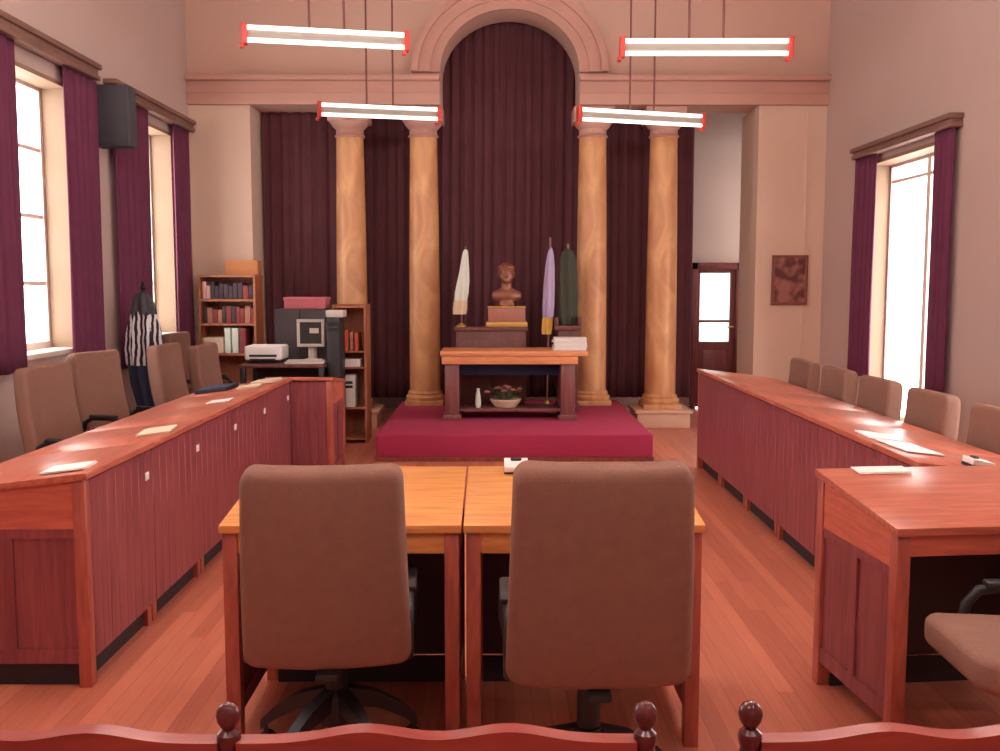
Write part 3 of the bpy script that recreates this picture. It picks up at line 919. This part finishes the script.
v = thing('vase', 'slim pale vase under the platform table', 'vase', (-.16, 9.10, .332))
m = MB(); m.lathe([(0, 0), (.022, 0), (.03, .04), (.022, .12), (.014, .16), (.018, .18), (.012, .18), (.010, .15), (0, .14)], n=20); m.obj('body', 'flag_white', v)

# ------------------------------------------------------------------ papers and small things
def sheet(name, label, w, d, n, mat='paper', cat='paper', group=None):
    m = MB()
    rr = random.Random(len(label))
    for i in range(n):
        dx, dy = rr.uniform(-.006, .006), rr.uniform(-.006, .006)
        m.box(-w / 2 + dx, w / 2 + dx, -d / 2 + dy, d / 2 + dy, i * .0032, i * .0032 + .003)
    return tag(m.obj(name, mat, smooth=False), label, cat, group)
for k in range(5):
    o = sheet('paper_stack', ['thick white paper pile overhanging the platform table, lowest bundle', 'white paper bundle second up in the platform table pile', 'white paper bundle third up in the platform table pile', 'white paper bundle fourth up in the platform table pile', 'white paper bundle on top of the platform table pile'][k], .30, .21, 7, group='paper bundles on the platform table')
    o.location = (.70 + .006 * ((k * 7) % 3 - 1), 9.10, .8765 + k * .0235); o.rotation_euler = (0, 0, R([0, 3, -4, 2, -3][k]))
GP = 'papers on the tall windows side desks'
for lab, w, d, n, mat, dsk, lx, ly, rz in (
    ('bright white papers near the panelled end of the tall windows side desks', .15, .16, 3, 'paper', 0, .20, .18, 5),
    ('pale papers on the desk in front of the striped flag', .24, .15, 3, 'cream_paper', 1, .0, .20, 10),
    ('white papers on the desk beyond the striped flag', .16, .13, 2, 'paper', 3, .20, .15, 4),
    ('cream papers on the tall windows side, second last lot towards the monitor', .2, .15, 4, 'cream_paper', 4, .1, .12, 8),
    ('cream papers on the tall windows side, last lot towards the monitor', .2, .16, 6, 'cream_paper', 4, -.18, .17, -6)):
    on_desk(sheet('paper_sheets', lab, w, d, n, mat, group=GP), Lrow[dsk], lx, ly, rz=R(rz))
GP = 'papers and window reflection on the low window side desks'  # these white sheets also stand in for the window's reflection on the tops
on_desk(sheet('paper_sheets', 'white papers at the desk edge before the second low window side chair', .30, .16, 2, group=GP), Rrow[0], .18, .17, rz=R(3))  # papers, partly a stand-in for the window's reflection on the desk top
on_desk(sheet('paper_sheets', 'white papers at the desk edge near the bright low window reflection', .22, .13, 2, group=GP), Rrow[1], -.12, .19, rz=R(-4))  # papers, partly a stand-in for the window's reflection on the desk top
on_desk(sheet('paper_sheets', 'white sheet along the high edge of the separate desk', .20, .07, 2), dr, -.16, .262)
def dbox(label):
    o = thing('desk_microphone_unit', label, 'microphone')
    m = MB(); m.prism([(-.045, 0), (.045, 0), (.045, .012), (-.045, .006)], 'x', -.045, .045, .002); m.obj('base', 'black', o)
    m = MB(); m.prism([(-.044, .0065), (.044, .0125), (.044, .036), (-.044, .026)], 'x', -.044, .044, .002); m.obj('cover', 'paper', o)
    m = MB(); m.box(-.02, .02, .01, .03, .034, .042, .003); m.obj('speaker_cap', 'black', o)
    return o
on_desk(dbox('small white topped unit on the low window side desk by the photo edge'), Rrow[0], -.02 - .16, .05)
on_desk(dbox('small white topped unit peeking past the square-on brown chair'), dk2, -.205, .25)
lp = thing('laptop', 'closed dark blue laptop on the desk before the bookshelf', 'laptop')
m = MB(); m.box(-.16, .16, -.11, .11, 0, .014, .004); m.obj('base', 'black', lp)
m = MB(); m.box(-.16, .16, -.11, .11, .0145, .024, .004); m.obj('lid', 'navy', lp)
on_desk(lp, Lrow[4], .0, -.13)

pc = thing('framed_picture', 'small brown framed picture on the pale pier by the low window', 'picture', (3.03, YF - .032, 1.53))
m = MB(); a, b, w = .185, .255, .028
m.box(-a, a, 0, .028, -b, -b + w, .003).box(-a, a, 0, .028, b - w, b, .003).box(-a, -a + w, 0, .028, -b + w, b - w, .003).box(a - w, a, 0, .028, -b + w, b - w, .003); m.obj('frame', 'frame_wood', pc)
m = MB(); m.box(-a + w - .002, a - w + .002, .012, .022, -b + w - .002, b - w + .002); m.obj('print', 'print', pc)

# ------------------------------------------------------------------ clerks' corner
ck = make_desk(.50, 'red slatted desk facing us across the end of the tall windows row', None, 'top_red', 'k')
ck.location = (-1.44, 7.42, 0); ck.rotation_euler = (0, 0, PI)
tb = thing('computer_table', 'dark table under the white monitor and printer', 'table', (-1.83, 8.62, 0))
m = MB(); m.box(-.38, .36, -.26, .24, .77, .80, .005); m.obj('table_top', 'console', tb)
for sx in (-.35, .33):
    for sy in (-.23, .21):
        m = MB(); m.box(sx - .022, sx + .022, sy - .022, sy + .022, 0, .77, .003); m.obj('leg', 'dark_metal', tb)
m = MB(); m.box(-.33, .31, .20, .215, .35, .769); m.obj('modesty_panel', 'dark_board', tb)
pr = thing('printer', 'white desktop printer beside the white monitor', 'printer', (-2.03, 8.64, .8015))
m = MB(); m.box(-.165, .165, -.15, .15, .025, .15, .02, 3); m.obj('body', 'paper', pr)
m = MB(); m.box(-.15, .15, -.13, .13, 0, .026, .004); m.obj('base', 'black', pr)
m = MB(); m.box(-.11, .11, -.19, -.151, .03, .04, .003); m.obj('paper_tray', 'screen', pr)
m = MB(); m.box(-.12, .12, -.154, -.149, .055, .075); m.obj('paper_slot', 'black', pr)
mo = thing('computer_monitor', 'white framed computer monitor with a dark screen', 'monitor', (-1.635, 8.62, .8015))
m = MB(); w, h, f_ = .122, .122, .026
z0 = .135
m.box(-w, w, 0, .03, z0, z0 + f_, .004).box(-w, w, 0, .03, z0 + 2 * h - f_, z0 + 2 * h, .004).box(-w, -w + f_, 0, .03, z0 + f_, z0 + 2 * h - f_, .004).box(w - f_, w, 0, .03, z0 + f_, z0 + 2 * h - f_, .004)
m.obj('bezel', 'beige', mo)
m = MB(); m.prism([(.03, z0 + .005), (.03, z0 + 2 * h - .005), (.12, z0 + 2 * h - .03), (.2, z0 + 2 * h - .06), (.2, z0 + .06), (.12, z0 + .02)], 'x', -w + .006, w - .006, .006); m.obj('casing', 'beige', mo)
m = MB(); m.box(-w + f_ - .002, w - f_ + .002, .010, .018, z0 + f_ - .002, z0 + 2 * h - f_ + .002); scr = m.obj('screen', 'screen', mo)
m = MB(); m.box(-.01, .07, .006, .0095, z0 + .12, z0 + .165); m.obj('screen_window', 'beige', scr)
m = MB(); m.cyl((0, .09, .02), (0, .09, z0 + .03), .04).lathe([(0, 0), (.1, 0), (.095, .015), (.05, .025), (0, .025)], (0, .09, 0), 24); m.obj('stand', 'beige', mo)
kb = thing('keyboard', 'pale keyboard in front of the white monitor', 'keyboard', (-1.655, 8.45, .8015), 0)
m = MB(); m.prism([(-.07, 0), (.07, 0), (.07, .03), (-.07, .014)], 'x', -.165, .165, .004); m.obj('body', 'beige', kb)
m = MB()
for i in range(4):
    for j in range(13): m.box(-.15 + j * .023, -.15 + j * .023 + .019, -.052 + i * .027, -.052 + i * .027 + .022, .0165 + i * .003, .025 + i * .003)
m.obj('keys', 'beige', kb)
up = thing('equipment_rack', 'slim dark upright rack between monitor and shelving', 'rack', (-1.465, 8.62, 0))
m = MB(); m.box(0, .11, -.15, .15, .0, 1.20, .006); m.obj('casing', 'black', up)
m = MB(); m.box(.01, .10, -.156, -.149, 1.08, 1.11).box(.01, .10, -.156, -.149, 1.13, 1.16); m.obj('drive_bays', 'dark_metal', up)
o = tag(MB().box(-.07, .08, -.11, .11, 0, .06, .004).obj('carton', 'beige'), 'small white box on top of the slim dark rack', 'box'); o.location = (-1.41, 8.62, 1.2015)
cb = thing('storage_cabinet', 'dark cabinet behind the white monitor with a pink box on top', 'cabinet', (-1.80, 9.20, 0))
m = MB(); m.box(-.235, .235, -.2, .2, .06, 1.26, .005).box(-.22, .22, -.17, .19, 0, .06); m.obj('body', 'cabinet', cb)
for s in (-1, 1):
    m = MB(); a, b = sorted((s * .004, s * .232)); m.box(a, b, -.215, -.2, .07, 1.25, .004); dd = m.obj('door', 'cabinet', cb)
    m = MB(); m.box(s * .03 - .006, s * .03 + .006, -.235, -.215, .6, .75, .003); m.obj('handle', 'dark_metal', dd)
o = tag(MB().box(-.19, .19, -.14, .14, 0, .10, .006).box(-.195, .195, -.145, .145, .075, .108, .004).obj('carton', 'pink_box'), 'pink box on top of the dark cabinet', 'box'); o.location = (-1.765, 9.18, 1.261)
sh = thing('shelving_unit', 'narrow brown shelving unit standing before the first column', 'shelf', (-1.355, 9.2, 0))
m = MB()
m.box(-.155, -.137, -.17, .17, 0, 1.30).box(.137, .155, -.17, .17, 0, 1.30).box(-.137, .137, .155, .17, .02, 1.30); m.obj('carcass', 'shelf_wood', sh)
for z in (.05, .34, .72, .87, 1.285):
    m = MB(); m.box(-.137, .137, -.168, .155, z - .015, z); m.obj('shelf_board', 'shelf_wood', sh)
for k in range(4):
    o = tag(MB().box(-.016, .016, -.11, .11, 0, .20 - .012 * k, .003).obj('folder', 'orange' if k != 2 else 'book_tan'), ['first orange folder upright in the narrow shelving', 'second orange folder upright in the narrow shelving', 'tan folder among the orange ones in the narrow shelving', 'orange folder beside the tan one in the narrow shelving'][k], 'folder', 'folders in the narrow shelving')
    o.location = (-1.43 + k * .045, 9.17, .8715)
o = sheet('paper_stack', 'white paper pile in the narrow shelving below the orange folders', .20, .24, 22); o.location = (-1.355, 9.16, .722)
o = tag(MB().box(-.075, .075, -.14, .14, 0, .30, .008).obj('computer_case', 'beige'), 'pale computer case on the low shelf of the narrow shelving', 'computer'); o.location = (-1.385, 9.18, .342)
m = MB(); m.box(-.055, .055, -.005, 0, .22, .245).box(-.055, .055, -.005, 0, .18, .205); c = m.obj('drive_bay', 'screen', o); c.location = (0, -.141, 0)

bk = thing('bookcase', 'wooden bookcase against the pale pier in the corner', 'bookcase', (-2.665, 9.86, 0))
m = MB(); m.box(-.285, -.262, -.16, .16, 0, 1.58).box(.262, .285, -.16, .16, 0, 1.58).box(-.262, .262, .145, .16, .02, 1.58); m.obj('carcass', 'shelf_wood', bk)
for z in (.08, .48, .80, 1.10, 1.34, 1.58):
    m = MB(); m.box(-.262, .262, -.158, .145, z - .022, z); m.obj('shelf_board', 'shelf_wood', bk)
o = tag(MB().box(-.165, .165, -.02, .14, 0, .145, .004).box(-.16, .16, -.024, -.02, .06, .09).obj('carton', 'brown_box'), 'brown box on top of the bookcase', 'box'); o.location = (-2.55, 9.86, 1.582)
rb = random.Random(8)
rows = [('top', 1.34, 'books on the top shelf of the bookcase'), ('second', 1.10, 'books on the second shelf of the bookcase')]
for nm, z, g in rows:
    x = -2.92; k = 0
    while x < -2.43:
        w = rb.uniform(.032, .055); hgt = rb.uniform(.13, .175)
        mat = rb.choice(['book_dark', 'book_dark', 'book_red'] if nm == 'top' else ['book_red', 'book_tan', 'book_red', 'book_dark'])
        if nm == 'top' and k < 2: mat = 'book_pink'
        m = MB(); m.box(-w / 2, w / 2, -.10, .09, 0, hgt, .003)
        colr = {'book_dark': 'dark', 'book_red': 'red brown', 'book_tan': 'tan', 'book_pink': 'pale pink'}[mat]
        o = tag(m.obj('book', mat), '%s book, number %s along the %s shelf of the bookcase' % (colr, ['one', 'two', 'three', 'four', 'five', 'six', 'seven', 'eight', 'nine', 'ten', 'eleven', 'twelve', 'thirteen', 'fourteen', 'fifteen', 'sixteen'][k], nm), 'book', g)
        o.location = (x + w / 2, 9.85, z + .0015)
        x += w + .003; k += 1
o = tag(MB().box(-.1, .1, -.11, .1, 0, .15, .005).box(-.104, .104, -.114, .104, .12, .155, .003).obj('carton', 'cream_paper'), 'cream box on the bookcase shelf below the books', 'box'); o.location = (-2.82, 9.84, .802)
for k in range(3):
    m = MB(); m.box(-.03, .03, -.13, .11, 0, .25, .003)
    o = tag(m.obj('binder', 'flag_white' if k < 2 else 'book_red'), ['pale binder beside the cream box in the bookcase', 'second pale binder, next to the red binder in the bookcase', 'red binder below the books in the bookcase'][k], 'binder', 'binders in the bookcase'); o.location = (-2.67 + k * .075, 9.84, .802)

# ------------------------------------------------------------------ light, camera
w = bpy.data.worlds.new('World'); S.world = w; w.use_nodes = True
bg = w.node_tree.nodes['Background']
bg.inputs[0].default_value = (1.0, .93, .92, 1); bg.inputs[1].default_value = 3.5

F = 972; TH = math.atan((375.5 - 283) / F); YAW = math.atan(5 / F)
cd = bpy.data.cameras.new('camera'); co = bpy.data.objects.new('camera', cd); COL.objects.link(co)
cd.sensor_width = 36; cd.lens = 36 * F / 1000
co.location = (0, 0, 1.5); co.rotation_euler = (PI / 2 - TH, 0, -YAW)
cd.clip_start = .05
S.camera = co
S.view_settings.view_transform = 'Standard'
S.view_settings.look = 'None'
S.view_settings.exposure = 1.6
S.view_settings.gamma = 1
S.view_settings.use_curve_mapping = False
S.cycles.use_denoising = True
S.cycles.max_bounces = 10
S.cycles.diffuse_bounces = 6
S.cycles.transparent_max_bounces = 12
S.cycles.sample_clamp_indirect = 8
